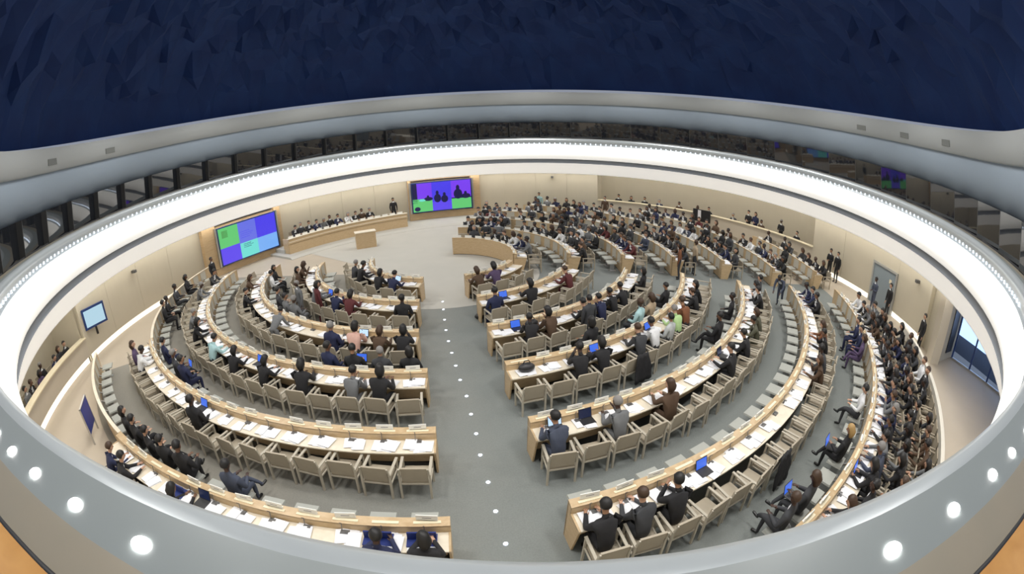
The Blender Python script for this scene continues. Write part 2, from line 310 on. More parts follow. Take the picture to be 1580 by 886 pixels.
# wall panels, each a part of its wall
def wall_run(name, a0, a1, z0=.28, z1=3.36, r=19.3, m=BEIGE, width=7.3, thick=.08):
    root=empty(name, (*P(WX,WY,r,(a0+a1)/2),0), kind='structure')
    n=max(1,round(abs(a1-a0)/width)); d=(a1-a0)/n
    inv=Matrix.Translation(-Vector(root.location))
    for i in range(n):
        g=.022*(1 if d>0 else -1)
        V,F=sweep(WX,WY,rect(r,r+thick,z0,z1),a0+i*d+g,a0+(i+1)*d-g,1.2)
        V=[tuple(inv@Vector(v)) for v in V]
        obj('panel', mesh('panel',V,F,m), root)
    # backing behind the joints
    V,F=sweep(WX,WY,rect(r+thick+.01,r+thick+.2,0,z1),a0,a1,1.5); V=[tuple(inv@Vector(v)) for v in V]
    obj('backing', mesh('backing',V,F,BEIGE), root)
    return root
wall_run('wall_left', -84, -116)
wall_run('wall_podium', -134.7, -164.3, z0=0)
wall_run('wall_back', 180.7, 152.5)
wall_run('wall_right', 100, 84.1); wall_run('wall_right', 77.2, 67.5)
wall_run('wall_near', 40, -50, z0=0, r=19.3)
def strip(name, a0, a1): arc(name, WX, WY, rect(19.335,19.37,.015,.275), a0, a1, STRIPM, kind='structure', label='warm white light slot glowing along the foot of the wall')
strip('baseboard_left', -84,-115.8); strip('baseboard_back',180.5,152.7); strip('baseboard_right',100,84.1); strip('baseboard_right',77.2,67.6); strip('baseboard_niche',-50,-83.5)
# niches with seated guests behind a parapet
NICHEW = BEIGE
def niche(side, a0, a1):
    s=1 if a1>a0 else -1; PH=1.10 if side=='left' else 1.22
    arc('niche_fill_left' if side=='left' else 'niche_fill_right', WX, WY, rect(20.7,20.9,3.345,3.369), a0, a1, SOFFITL, kind='structure')  # glowing strip added under the soffit to brighten the niche
    arc('wall_'+side+'_niche', WX, WY, rect(21.6,21.75,0,3.4), a0, a1, NICHEW, kind='structure')
    arc('floor_'+side+'_niche', WX, WY, rect(19.36,21.6,.0,.06 if side=='left' else .3), a0, a1, STONE, kind='structure')
    root=arc('wall_'+side+'_parapet', WX, WY, rect(19.3,19.42,.28 if side=='left' else 0,PH), a0, a1, mat('parapet_beige',(.52,.47,.38),.7,noise=(.56,.5,.41),nscale=2), kind='structure')
    arc('trim_1' if side=='left' else 'trim_2', WX, WY, rect(19.22,19.62,PH,PH+.05), a0, a1, CREAM, kind='structure')
    for a in (a0,a1):
        obj('wall_'+side+'_niche_end', mesh('e',*sweep(WX,WY,rect(19.3,21.7,0,3.4),a-s*.3 if a==a0 else a, a if a==a0 else a+s*.3,1),NICHEW), kind='structure')
niche('left', -84, -47); niche('right', 152.5, 100)
# entrance recess on the right: pilasters, columns and glazed doors
V,F=sweep(WX,WY,rect(19.0,21.5,0,3.4),67.5,66.9,1); obj('wall_right_pilaster',mesh('p',V,F,BEIGE),kind='structure')
wall_run('wall_right', 66.9, 63.2, z0=0)
arc('wall_right_column', WX, WY, rect(18.7,19.3,0,3.4), 63.2, 61.6, mat('column_cream',(.58,.52,.42),.6), kind='structure')
obj('wall_right_reveal', MB().box(20.25,22.75,8.35,8.6,0,3.4).build('w',BEIGE), kind='structure')
obj('wall_right_dark_panel', MB().box(21.3,22.1,8.30,8.345,.35,3.0).build('w',DARK), kind='structure')
def rel(root,V): 
    i=Matrix.Translation(-Vector(root.location)); return [tuple(i@Vector(v)) for v in V]
PANE = bpy.data.materials.new('clear_pane'); PANE.use_nodes=True
pb=PANE.node_tree.nodes['Principled BSDF']; pb.inputs['Base Color'].default_value=(.8,.88,1,1); pb.inputs['Roughness'].default_value=.02; pb.inputs['Transmission Weight'].default_value=1; pb.inputs['IOR'].default_value=1.02
g=empty('window_1',(22.8,4.6,0),kind='structure')
g.rotation_euler=(0,0,R(7.5))
for i in range(6):
    y=3.65-i*1.3
    obj('pane',MB().box(-.01,.01,y-1.26,y-.04,.08,3.3).build('pane',PANE),g)
    obj('mullion',MB().box(-.05,.05,y-.05,y+.05,0,3.4).build('mullion',BLUEDARK),g)
obj('sill',MB().box(-.06,.06,-4.2,3.65,0,.08).build('sill',METAL),g)
obj('outdoor_ground', MB().box(23.0,27,-6,10,-.05,-.003).build('g',MATB), kind='structure')
obj('outdoor_daylight_wall', MB().box(26.8,27,-6,10,-.05,3.6).build('g',SKYGL), kind='structure')
obj('floor_entrance', MB().box(16.5,23.6,-3,8.6,-.1,-.001).build('f',STONE), kind='structure')
obj('wall_entrance_side', MB().box(17,23.2,-3.2,-3,0,3.4).build('f',BEIGE), kind='structure')
arc('ceiling_entrance', WX, WY, rect(24.2,27.5,3.37,3.45), 30, 70, UPPER, kind='structure')
arc('ceiling_lower', WX, WY, rect(17.3,24.2,3.37,3.45), 0, 360, WHITE, kind='structure', step=2)
arc('trim_3', WX, WY, rect(18.35,18.8,3.345,3.369), 0, 360, SOFFITL, kind='structure', step=2, label='warm light slot in the soffit above the wall')
# door in the right wall
d=empty('door_1',(*P(WX,WY,19.28,80.65),0),R(80.65),kind='structure')
obj('door_leaf',MB().box(-1.02,1.02,-.02,.04,.01,2.1).build('door_leaf',DOORM),d)
obj('door_frame',MB().box(-1.12,-1.02,-.05,.1,0,2.2).box(1.02,1.12,-.05,.1,0,2.2).box(-1.02,1.02,-.05,.1,2.1,2.2).build('door_frame',mat('frame_grey',(.38,.38,.36),.5)),d)
obj('door_handle',MB().bar((.0,-.0,1.0),(.0,-.08,1.0),.03).bar((0,-.07,.95),(0,-.07,1.25),.03).build('door_handle',METAL),d)
obj('door_sign',MB().box(-.7,-.5,.045,.05,1.5,1.7).build('door_sign',CREAM),d)
V,F=sweep(WX,WY,rect(19.3,19.38,2.2,3.36),84.1,77.2,1.2); obj('wall_right',mesh('w',V,F,BEIGE),kind='structure')

# ------------------------------------------------------------------ the great white ring
def ring(name, prof, m, a0=0, a1=360, close=False, **k): return arc(name, WX, WY, prof, a0, a1, m, step=1.5, close=close, smooth=True, kind='structure', **k)
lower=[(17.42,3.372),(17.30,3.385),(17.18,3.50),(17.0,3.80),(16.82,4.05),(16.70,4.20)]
groove=[(16.70,4.20),(16.78,4.24),(16.80,4.36),(16.78,4.49),(16.66,4.50)]
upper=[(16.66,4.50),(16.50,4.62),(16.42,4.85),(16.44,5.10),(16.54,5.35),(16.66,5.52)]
noseprof=[(16.66,5.52),(16.70,5.54),(16.74,5.60),(16.72,5.68),(16.70,5.74),(16.69,5.84),(16.72,5.92),(16.78,5.97),(16.86,5.985)]
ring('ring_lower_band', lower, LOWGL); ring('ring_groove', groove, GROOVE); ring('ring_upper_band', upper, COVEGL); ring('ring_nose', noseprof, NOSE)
ring('ring_shelf', [(16.86,5.985),(17.15,5.965)], SHELF); ring('ring_shelf_back', [(17.15,5.967),(17.42,5.975)], SHELFB)
for i in range(290):
    a=-180+360*i/290
    if i==0:
        root=empty('ring_light_row',(WX,WY,5.62),kind='structure'); me=MB().box(-.018,.018,-.012,.012,-.035,.035).build('led_light',LEDM)
    if -47<a<25: continue
    o=obj('led_light',me,root); o.location=(16.715*math.sin(R(a)),-16.715*math.cos(R(a)),0); o.rotation_euler=(0,0,R(a))
# round lights let into the shelf before the gallery
me=mesh('d',[(.052*math.cos(t*math.pi/10),.036*math.sin(t*math.pi/10),z) for z in (0,.006) for t in range(20)],[tuple(range(20,40))]+[(i,(i+1)%20,20+(i+1)%20,20+i) for i in range(20)],LAMPD)
SHL=(-23.2,-21.57,-20.2,-18.74,-17.05,-15.31,-13.6,-11.9,-10.2,-8.0,-6.1,-4.25,-2.3,-.8,.9,2.6)
for a in SHL:
    o=obj('shelf_light',me,label='round white light %s from the left in the grey shelf below the gallery'%ORD[SHL.index(a)],cat='light',group='round lights in the gallery shelf')
    o.location=(*P(WX,WY,17.04,a),5.975); o.rotation_euler=(0,0,R(a))
# gallery counter and parapet behind the shelf
ring('gallery_counter', [(17.43,5.9),(17.43,6.03),(18.35,6.05),(18.35,5.9)], ORANGE, -50, 28, True)
ring('gallery_sill', [(17.42,5.9),(17.42,5.99),(17.6,6.0),(17.6,5.9)], SHELFB, 28, 310, True)
arc('gallery_floor', WX, WY, rect(17.5,21.2,5.8,5.88), 0, 360, SHELFB, step=3, kind='structure')
arc('gallery_wall', WX, WY, rect(21.2,21.3,5.0,8.6), 0, 360, mat('gallery_dark',(.05,.045,.04),.7), step=3, kind='structure')
# smoked glass front of the galleries: slightly turned panes
g=empty('window_2',(WX,WY,0),kind='structure')
pw=7.2
a=28.0
while a<308:
    tl=R(1.6 if int(a/pw)%2 else -1.2); rr=17.47
    V=[]
    for aa,dr in ((a+.05,.16),(a+pw-.05,-.10)):
        for z in (6.0,7.16):
            x,y=P(0,0,rr+dr+(z-6.0)*-.10,aa); V.append((x,y,z))
    for aa,dr in ((a+.05,.16),(a+pw-.05,-.10)):
        for z in (6.0,7.16):
            x,y=P(0,0,rr+.03+dr+(z-6.0)*-.10,aa); V.append((x,y,z))
    obj('pane',mesh('pane',V,[(0,1,3,2),(4,5,7,6),(0,1,5,4),(2,3,7,6),(0,2,6,4),(1,3,7,5)],GLASSD),g)
    x,y=P(0,0,rr,a); V,F=sweep(0,0,[(rr-.10,5.98),(rr+.20,5.98),(rr+.08,7.16),(rr-.22,7.16)],a-.05,a+.05,1); obj('mullion',mesh('mullion',V,F,mat('mullion_grey',(.05,.05,.05),.3)),g)
    a+=pw
ring('trim_4', [(17.405,5.95),(17.405,6.03),(17.43,6.03)], DARK)
ring('ceiling_fascia', [(21.1,7.18),(17.55,7.16),(17.48,8.5)], FASC, 27, 312)
ring('ceiling_upper', [(17.48,8.5),(17.35,8.52),(17.3,9.4)], UPPER, 27, 312)
for gi,a in enumerate((-76.5,-92,60,72,84)):
    o=obj('air_grille',MB().box(-.35,.35,-.03,.03,-.12,.12).build('frame',mat('grille_grey',(.2,.21,.2),.5)),label='small grey air grille on the pale band above the gallery, %s from the left corner'%ORD[gi],cat='vent',group='air grilles above the gallery')
    o.location=(*P(WX,WY,17.33,a),8.85); o.rotation_euler=(0,0,R(a))
    for k in range(4): obj('slat',MB().box(-.32,.32,-.05,-.03,-.09+k*.05,-.07+k*.05).build('slat',METAL),o)
# the dome with its hanging relief
V=[];F=[];nr=26;na=150;rd=random.Random(3)
for j in range(nr+1):
    r=18.07*(1-j/nr*.985)
    for i in range(na):
        z=9.4+7.2*math.sqrt(max(0,1-(r/18.08)**2))-(rd.random()**3*1.1 if 0<j<nr else 0)
        V.append((*P(WX,WY,r,360*i/na+rd.uniform(-.8,.8)),z))
for j in range(nr):
    for i in range(na): F.append((j*na+i,j*na+(i+1)%na,(j+1)*na+(i+1)%na,(j+1)*na+i))
obj('ceiling', mesh('ceiling',V,F,DOMEM), kind='structure')
# ring of invented fill spots under the dome, added without any fixtures
for i in range(14):
    a=-180+360*(i+.5)/14; x,y=P(WX,WY,13.5,a)
    l=bpy.data.lights.new('fill_spot','SPOT'); l.energy=1450; l.spot_size=R(160); l.spot_blend=1; l.shadow_soft_size=.9; l.color=(1,.97,.92)
    o=bpy.data.objects.new('fill_spot',l); C.objects.link(o); o.location=(x,y,11.6); o.rotation_euler=(Vector((*P(WX,WY,12.5,a),0))-Vector((x,y,11.6))).to_track_quat('-Z','Y').to_euler()

arc('podium_platform', WX, WY, rect(17.75,19.2,.13,.38), -132.4, -162.6, PALE, kind='structure')

# ------------------------------------------------------------------ podium, screens, monitor
arc('podium_step', WX, WY, [(16.2,0),(19.25,0),(19.25,.13),(16.45,.13),(16.2,.02)], -131, -181, PALE, kind='structure')
root=empty('podium_desk',(*P(WX,WY,17.3,-148),.13),0,label='long curved oak podium desk on the platform between the two big screens',cat='desk')
def relz(root,V): return [(v[0]-root.location[0],v[1]-root.location[1],v[2]) for v in V]
def part(root,name,cx,cy,prof,a0,a1,m,step=1.5):
    V,F=sweep(cx,cy,prof,a0,a1,step); return obj(name,mesh(name,relz(root,V),F,m),root)
part(root,'front_panel',WX,WY,rect(17.2,17.26,0,.62),-132.7,-162.2,OAK)
part(root,'front_panel',WX,WY,rect(17.16,17.22,.64,.96),-132.7,-162.2,OAK)
part(root,'worktop',WX,WY,rect(17.15,17.95,.74,.78),-132.8,-162.1,OAKTOP)
part(root,'ledge',WX,WY,rect(17.12,17.34,.96,1.0),-132.6,-162.3,OAKTOP)
for a in (-132.7,-162.0): part(root,'end_panel',WX,WY,rect(17.2,17.9,0,.95),a,a-.2,OAK,1)
lx=empty('lectern',(-4.35,29.25,0),R(14),label='plain oak lectern box standing in front of the long podium desk',cat='lectern')
obj('body',MB().box(-.62,.62,-.28,.28,0,1.0).build('body',OAK),lx); obj('top',MB().box(-.66,.66,-.32,.32,1.0,1.04).build('top',OAKTOP),lx); obj('plinth',MB().box(-.56,.56,-.24,.24,-.0,.03).build('plinth',DARK),lx)
def emat(n,c,e=.95):
    if 'screen_'+n in MATS: return MATS['screen_'+n]
    m=mat('screen_'+n,c,.25,emit=e); m.node_tree.nodes['Principled BSDF'].inputs['Base Color'].default_value=(.01,.01,.012,1); return m
GRN=emat('green',(.13,.60,.18)); VIO=emat('violet',(.12,.07,.88)); BLU=emat('blue',(.14,.17,.80)); DBL=emat('deep_blue',(.07,.05,.85)); AQ=emat('aqua',(.17,.75,.68)); SKY=emat('sky',(.20,.45,.95)); FIG=emat('figure',(.012,.012,.12),.5); PUR=emat('purple',(.20,.05,.9)); DG=emat('dark_green',(.09,.33,.09))
def big_screen(a0,a1,z0,z1,tiles,label):
    # oak surround
    mid=(a0+a1)/2; r=18.86
    x0,y0=P(WX,WY,r,a0); x1,y1=P(WX,WY,r,a1); cx,cy=(x0+x1)/2,(y0+y1)/2; wd=math.hypot(x1-x0,y1-y0)
    t=empty('projection_screen',(cx,cy,z0),R(mid),label=label,cat='screen')
    # local x runs to the viewer's right seen from the room when facing the wall
    h=z1-z0
    obj('frame',MB().box(-wd/2-.07,wd/2+.07,-.0,.10,-.07,h+.07).build('frame',BLUEDARK),t)
    obj('side_rail',MB().box(-wd/2-.22,-wd/2-.1,-.05,.1,-.1,h+.1).build('side_rail',METAL),t)
    obj('side_rail',MB().box(wd/2+.1,wd/2+.22,-.05,.1,-.1,h+.1).build('side_rail',METAL),t)
    for nm,u0,u1,v0,v1,m in tiles:
        d=.012 if nm!='figure' else .02
        if nm=='figure':
            b=MB(); b.ell((-wd/2+wd*(u0+u1)/2,.0-d,h*(v0+v1)/2),(wd*(u1-u0)/2,.004,h*(v1-v0)/2),12,8); b.V=[(x,-y if False else y,z) for x,y,z in b.V]
        else: b=MB().box(-wd/2+wd*u0,-wd/2+wd*u1,-d,0,h*v0,h*v1)
        obj('image_tile' if nm!='figure' else 'image_figure',b.build('image_tile',m),t)
    return t
# local +y must point away from the room: rotz = angle a puts local +y inward, so flip by 180 in the tiles
t1=big_screen(-119.4,-133.0,.58,2.84,[],'big projection screen with green, violet and aqua blocks left of the podium')
t2=big_screen(-165.1,-178.4,.78,2.92,[],'big projection screen showing dark figures on violet above green, right of the podium')
def tiles(t,wd,h,L):
    for nm,u0,u1,v0,v1,m in L:
        d=.014 if nm in('t','text') else .022
        # viewer in the room looks along -inward: his left is local +x
        xa,xb=wd/2-wd*u1,wd/2-wd*u0
        b=MB()
        if nm=='f': b.ell(((xa+xb)/2,.118,h*(v0+v1)/2),((xb-xa)/2,.004,h*(v1-v0)/2),14,8)
        else: b.box(xa,xb,.1,.1+d,h*v0,h*v1)
        obj({'t':'image_tile','f':'image_figure','text':'text_line'}[nm],b.build('image_tile',m),t)
W1=2*18.86*math.sin(R(13.6/2)); W2=2*18.86*math.sin(R(13.3/2))
tiles(t1,W1,2.26,[('t',0,.33,.45,1,GRN),('t',0,.33,0,.45,VIO),('t',.33,.64,.42,1,BLU),('t',.64,1,.42,1,DBL),('t',.33,.64,0,.42,AQ),('t',.64,1,0,.42,SKY),('text',.05,.15,.72,.92,DG)]
  +[('text',.36,.36+.16+.03*(i%3),.56+.055*i,.572+.055*i,DBL) for i in range(4)]+[('text',.39,.52+.04*(i%2),.27+.045*i,.29+.045*i,FIG) for i in range(3)])
tiles(t2,W2,2.14,[('t',0,.08,.3,1,FIG),('t',.08,.33,.45,1,PUR),('t',.33,.66,.3,1,DBL),('t',.66,1,.4,1,PUR),('t',0,.33,0,.45,GRN),('t',.33,.66,0,.32,VIO),('t',.66,1,0,.36,GRN),('f',.36,.48,.28,.58,FIG),('f',.395,.445,.54,.70,FIG),('f',.48,.60,.26,.52,FIG),('f',.515,.565,.48,.62,FIG),('f',.70,.85,.34,.70,FIG),('f',.745,.805,.64,.84,FIG),('f',.83,.99,.34,.52,FIG),('f',.88,.93,.48,.60,FIG),('f',.19,.34,.36,.50,FIG),('f',.24,.28,.46,.56,FIG),('f',.02,.12,.02,.18,FIG),('f',.1,.22,.36,.44,AQ)])
def surround(a0,a1,s0,s1,z0,z1,side):
    root=empty('screen_wall_'+side,(*P(WX,WY,18.95,(a0+a1)/2),0),kind='structure')
    part(root,'panel',WX,WY,rect(18.93,19.25,0,z0-.06),a0,a1,PANELW); part(root,'panel',WX,WY,rect(18.93,19.25,z0-.04,3.36),a0,s0+.3,PANELW); part(root,'panel',WX,WY,rect(18.93,19.25,z0-.04,3.36),s1-.3,a1,PANELW)
    part(root,'panel',WX,WY,rect(19.05,19.25,z0-.04,3.36),s0+.3,s1-.3,PANELW)
    part(root,'dark_gap_trim',WX,WY,rect(18.97,19.05,3.05,3.12),s0,s1,DARK)  # narrow dark strip across the panel above the screen
surround(-115.9,-134.7,-119.4,-133.0,.5,2.84,'left'); surround(-164.3,-180.6,-165.1,-178.4,.7,2.92,'right')
# hanging monitor on the left wall
m=empty('wall_monitor',(-15.6,16.2,1.42),R(-118),label='blue-framed monitor with a pale blue picture above the left parapet end',cat='monitor')
obj('frame',MB().box(-.66,.66,-.03,.09,-.06,.90).build('frame',BLUEDARK),m)
obj('screen',MB().box(-.56,.56,-.0,.105,.04,.80).build('screen',emat('pale',(.45,.66,.78),1.0)),m)
obj('mount',MB().box(-.15,.15,-.3,-.03,.3,.8).box(-.05,.05,-.2,-.12,-.5,.4).build('mount',DARK),m)
# (screen side must face the room)
for (r,a,z,lab) in ((19.1,-99.0,2.55,'small dark wall camera above the left wall panels'),(19.1,71.5,2.5,'small dark wall camera to the right of the grey door'),(19.1,152.8+10,2.9,'small dark wall camera high on the back wall'),(21.4,102,2.9,'small dark wall camera in the corner of the right niche')):
    o=empty('wall_camera',(*P(WX,WY,r,a),z),R(a),label=lab,cat='camera')
    obj('housing',MB().box(-.09,.09,-.16,.12,-.07,.07).build('housing',mat('camera_grey',(.09,.09,.09),.5)),o); obj('bracket',MB().bar((0,-.1,0),(0,-.2,-.1),.04).build('bracket',METAL),o)
# niche monitor
m=empty('stand_monitor',(*P(WX,WY,18.9,127.5),.75),R(127.5),label='black monitor with a white stripe before the right parapet',cat='monitor')
obj('screen',MB().box(-.7,.7,-.06,.02,0,.85).build('screen',DARK),m); obj('stripe',MB().box(.05,.3,.02,.03,.05,.8).build('stripe',PAPER),m); obj('post',MB().bar((0,-.03,0),(0,-.03,-.75),.06).build('post',METAL),m)
# blue display board leaning outside the last left desk
m=empty('display_board',(*P(CX,CY,17.25,-41.8),0),R(-62),label='dark blue display board standing behind the outermost left desk panel',cat='board')
obj('panel',MB().box(-.5,.5,-.02,.02,.35,1.25).build('panel',mat('board_blue',(.02,.05,.30),.3)),m); obj('frame',MB().box(-.53,-.5,-.03,.03,0,1.28).box(.5,.53,-.03,.03,0,1.28).box(-.53,.53,-.03,.03,1.25,1.28).build('frame',METAL),m)

# ------------------------------------------------------------------ furniture: one of each kind
def make_armchair():
    t=empty('armchair')
    obj('seat',MB().box(-.28,.28,-.25,.27,.41,.46,taper=.012).build('seat',CHAIRP),t)
    M=Matrix.Translation((0,-.27,.60)) @ Matrix.Rotation(R(9),4,'X')
    obj('backrest',MB().box(-.27,.27,-.02,.025,-.13,.27,M,taper=.0).build('backrest',CHAIRP),t)
    for s in (-1,1):
        x=s*.31
        obj('leg',MB().bar((x,.26,0),(x,.27,.66),.045).build('leg',CHAIRW),t)
        obj('leg',MB().bar((x,-.30,0),(x,-.28,.66),.045).bar((x,-.28,.62),(x*.93,-.335,.86),.035).build('leg',CHAIRW),t)
        obj('armrest',MB().bar((x,-.31,.665),(x,.30,.675),.06,.03).build('armrest',CHAIRW),t)
    obj('rail',MB().bar((-.31,.24,.40),(.31,.24,.40),.03).bar((-.31,-.27,.40),(.31,-.27,.40),.03).bar((-.31,-.29,.40),(-.31,.27,.40),.03).bar((.31,-.29,.40),(.31,.27,.40),.03).build('rail',CHAIRW),t)
    return remember(t)
def make_fixed():
    t=empty('fixed_seat')
    obj('seat',MB().box(-.27,.27,-.15,.34,.41,.455,taper=.015).build('seat',FIXP),t)
    obj('backrest',MB().box(-.27,.27,-.27,-.23,.47,.93,Matrix.Rotation(R(3),4,'X'),taper=.01).build('backrest',FIXB),t)
    obj('pedestal',MB().box(-.04,.04,-.06,.16,0,.41).box(-.12,.12,-.14,.24,0,.02).bar((0,-.1,.40),(0,-.27,.5),.05).build('pedestal',METAL),t)
    return remember(t)
def simple_chair():
    b=MB().box(-.28,.28,-.25,.27,.41,.46).box(-.27,.27,-.33,-.29,.5,.87)
    for s in (-1,1): b.bar((s*.31,.26,0),(s*.31,.27,.66),.045).bar((s*.31,-.30,0),(s*.31,-.30,.66),.045).bar((s*.31,-.31,.665),(s*.31,.30,.675),.06,.03)
    return b.build('armchair',CHAIRP)
SIMPLE=simple_chair()
ARM=make_armchair(); FIX=make_fixed()
MIC=MB().box(-.09,.09,-.06,.06,0,.035,taper=.008).bar((-.05,.02,.03),(-.05,.06,.2),.012).bar((-.05,.06,.2),(-.05,.0,.27),.014).box(.01,.07,-.03,.03,.035,.045).build('microphone',mat('mic_grey',(.16,.16,.16),.4,metal=.4))
NAMEP=MB().box(-.19,.19,-.035,-.015,0,.125).box(-.17,.17,-.035,.035,0,.012).build('nameplate',PLATE)
TEXT=MB().box(-.08,.08,-.038,-.035,.055,.07).build('print',INK)
BAR=MB().box(-.24,.24,-.035,.03,0,.022).build('ledge_bar',CREAM)
def papers(seed):
    q=random.Random(seed); b=MB(); z=0
    for k in range(q.choice((3,4,4,5))):
        M=Matrix.Translation((q.uniform(-.26,.26),q.uniform(-.05,.07),z)) @ Matrix.Rotation(q.uniform(-.3,.3),4,'Z'); b.box(-.13,.13,-.18,.18,0,.008,M); z+=.0085
    return b.build('papers',PAPER)
PAP=[papers(i) for i in range(8)]
names={'left':'left bank','right':'right bank','far':'far bank'}
SL=slots()
STUFFM=[]; LAPS=[]
used={'chair':False,'fixed':False}
def where(b,row,n): return '%s from the aisle, %s desk, %s'%(ORD[n-1],ORD[row-1],names[b])
for (b,row),(r,a0,a1,aw) in ROWS.items():
    s=1 if a1>a0 else -1
    am=(a0+a1)/2
    root=empty('curved_desk',(*P(CX,CY,r,am),0),0,label='%s curved oak desk row of the %s counted from the centre floor'%(ORD[row-1],names[b]),cat='desk',group='curved desk rows')
    part(root,'front_panel',CX,CY,rect(r,r+.045,.04,.95),a0,a1,OAK)
    part(root,'plinth',CX,CY,rect(r+.02,r+.04,0,.04),a0,a1,DARK)
    part(root,'ledge',CX,CY,[(r-.01,.93),(r+.19,.90),(r+.19,.93),(r-.01,.965)],a0,aw,OAK)
    if aw!=a1: part(root,'ledge_cap',CX,CY,rect(r-.02,r+.10,.95,.975),aw,a1,OAKTOP)
    part(root,'ledge_riser',CX,CY,rect(r+.17,r+.19,.74,.92),a0,aw,OAK)
    part(root,'worktop',CX,CY,rect(r+.04,r+.66,.725,.755),a0,aw,OAKTOP)
    part(root,'modesty_board',CX,CY,rect(r+.30,r+.32,.25,.72),a0+s*.3,aw-s*.3,OAK,2.5)
    t=math.degrees(.04/r)
    for e,dd in ((a0,s),(aw,-s)):
        V,F=sweep(CX,CY,[(r-.0,.0),(r+.45,.0),(r+.66,.74),(r+.66,.757),(r+.19,.77),(r+.19,.93),(r-.01,.967)],e,e+dd*t,1)
        obj('end_panel',mesh('end_panel',relz(root,V),F,OAK),root)
    # per place: chair, fixed seat, microphone, cream bar, nameplate, papers
    bars=MB()
    for (bb,rw,k,n),(rad,a) in SL.items():
        if (bb,rw)!=(b,row): continue
        occ = occupied.get((bb,rw,k,n))
        q=random.Random(hash((row,n,k=='D'))%9999+len(b))
        if k in 'DBE':
            if b=='far' and row>1:
                STUFFM.append(Matrix.Translation((*P(CX,CY,rad,a),0))@Matrix.Rotation(R(a)+q.uniform(-.06,.06),4,'Z')); o=None
            elif row==7 and b=='right' and k in 'BE' or b=='far':
                o=obj('armchair',SIMPLE); o.location=(*P(CX,CY,rad,a),0); o.rotation_euler=(0,0,R(a)+q.uniform(-.06,.06))
            else:
                dx=q.uniform(-.05,.08) if not occ else 0.0
                loc=(*P(CX,CY,rad+dx,a),0); rz=R(a)+q.uniform(-.12,.12)
                o=copy_tree(ARM,loc,rz)
            pl={'D':'behind the %s desk'%ORD[row-1],'B':'in the first crowd row behind the outermost desk','E':'in the last crowd row before the curved parapet'}[k]
            if o is None: pass
            elif k=='D': o['label']='%s cream armchair %s from the aisle %s of the %s'%('occupied' if occ else 'empty',ORD[n-1],pl,names[b])
            else: o['label']='cream armchair %s %s'%(ORD[n-1],pl)
            if o: o['category']='chair'; o['group']='cream armchairs of the %s'%names[b]
        else:
            loc=(*P(CX,CY,rad+.12,a),0)
            o=copy_tree(FIX,loc,R(a))
            o['label']='%s fixed seat %s from the aisle before the %s desk of the %s'%('occupied' if occ else 'empty grey',ORD[n-1],ORD[row-1],names[b]); o['category']='seat'; o['group']='fixed seats before the desks of the %s'%names[b]
        if k=='D':
            x,y=P(CX,CY,r+.27,a); o=obj('microphone',MIC,root); o.location=(x-root.location[0],y-root.location[1],.755); o.rotation_euler=(0,0,R(a))
            x,y=P(CX,CY,r+.10,a); o=obj('ledge_bar',BAR,root); o.location=(x-root.location[0],y-root.location[1],.932); o.rotation_euler=(0,0,R(a))
            if q.random()<.8 or row==1:
                o=obj('nameplate',NAMEP,label='white nameplate %s'%where(b,row,n),cat='nameplate',group='white nameplates of the %s'%names[b]); o.location=(*P(CX,CY,r+.035,a),.958); o.rotation_euler=(0,0,R(a)+q.uniform(-.1,.1))
                if b!='far': obj('print',TEXT,o)
            if q.random()<.97:
                o=obj('papers',q.choice(PAP),label='white papers on the worktop %s'%where(b,row,n),cat='papers',group='white papers on the desks of the %s'%names[b]); o.location=(*P(CX,CY,r+.43,a),.757); o.rotation_euler=(0,0,R(a)+q.uniform(-.15,.15))
V=[];F=[]
for M in STUFFM:
    n0=len(V); V+=[tuple(M@v.co) for v in SIMPLE.vertices]; F+=[tuple(n0+i for i in p.vertices) for p in SIMPLE.polygons]
obj('armchair_rows',mesh('armchair_rows',V,F,CHAIRP),label='rows of cream armchairs half hidden behind the far bank desks',cat='chairs',kind='stuff')
for o in (ARM,FIX):
    for c in list(o.children): bpy.data.objects.remove(c)
    bpy.data.objects.remove(o)
def lap_spot(b,row,a):
    c=[k for k in occupied if k[:3]==(b,row,'F') and not any(k==u for u in LAPK)]; k=min(c,key=lambda k:abs(SL[k][1]-a)); LAPK.append(k); return SL[k]
LAPK=[]
for b,row,a,lab in (('right',7,21,'laptop with a bright blue screen on a lap before the outermost right desk'),('right',7,26,'second laptop with a bright screen on a lap before the outermost right desk'),('left',5,-43,'laptop with a bright blue screen on a lap before the fifth left desk'),('left',4,-16.5,'laptop with a blue screen on a lap before the fourth left desk')):
    rr_,aa_=lap_spot(b,row,a); LAPS.append((*P(CX,CY,rr_-.30,aa_),.69,aa_,lab))
# parapet behind the crowd
arc('crowd_parapet',CX,CY,rect(22.4,22.56,0,.98),26,58,mat('parapet_white',(.62,.59,.52),.5),label='low cream curved parapet behind the crowd at the far right',cat='parapet')
# aisle floor lights
me=mesh('f',[(.045*math.cos(t*math.pi/5),.045*math.sin(t*math.pi/5),z) for z in (0,.006) for t in range(10)],[tuple(range(10,20))]+[(i,(i+1)%10,10+(i+1)%10,10+i) for i in range(10)],LEDM)
for i,(x,y) in enumerate(AISLE):
    o=obj('floor_light',me,label='small white floor light, %s along the centre aisle counted from the gallery side'%ORD[i],cat='light',group='floor lights of the centre aisle'); o.location=(x,y,.011)
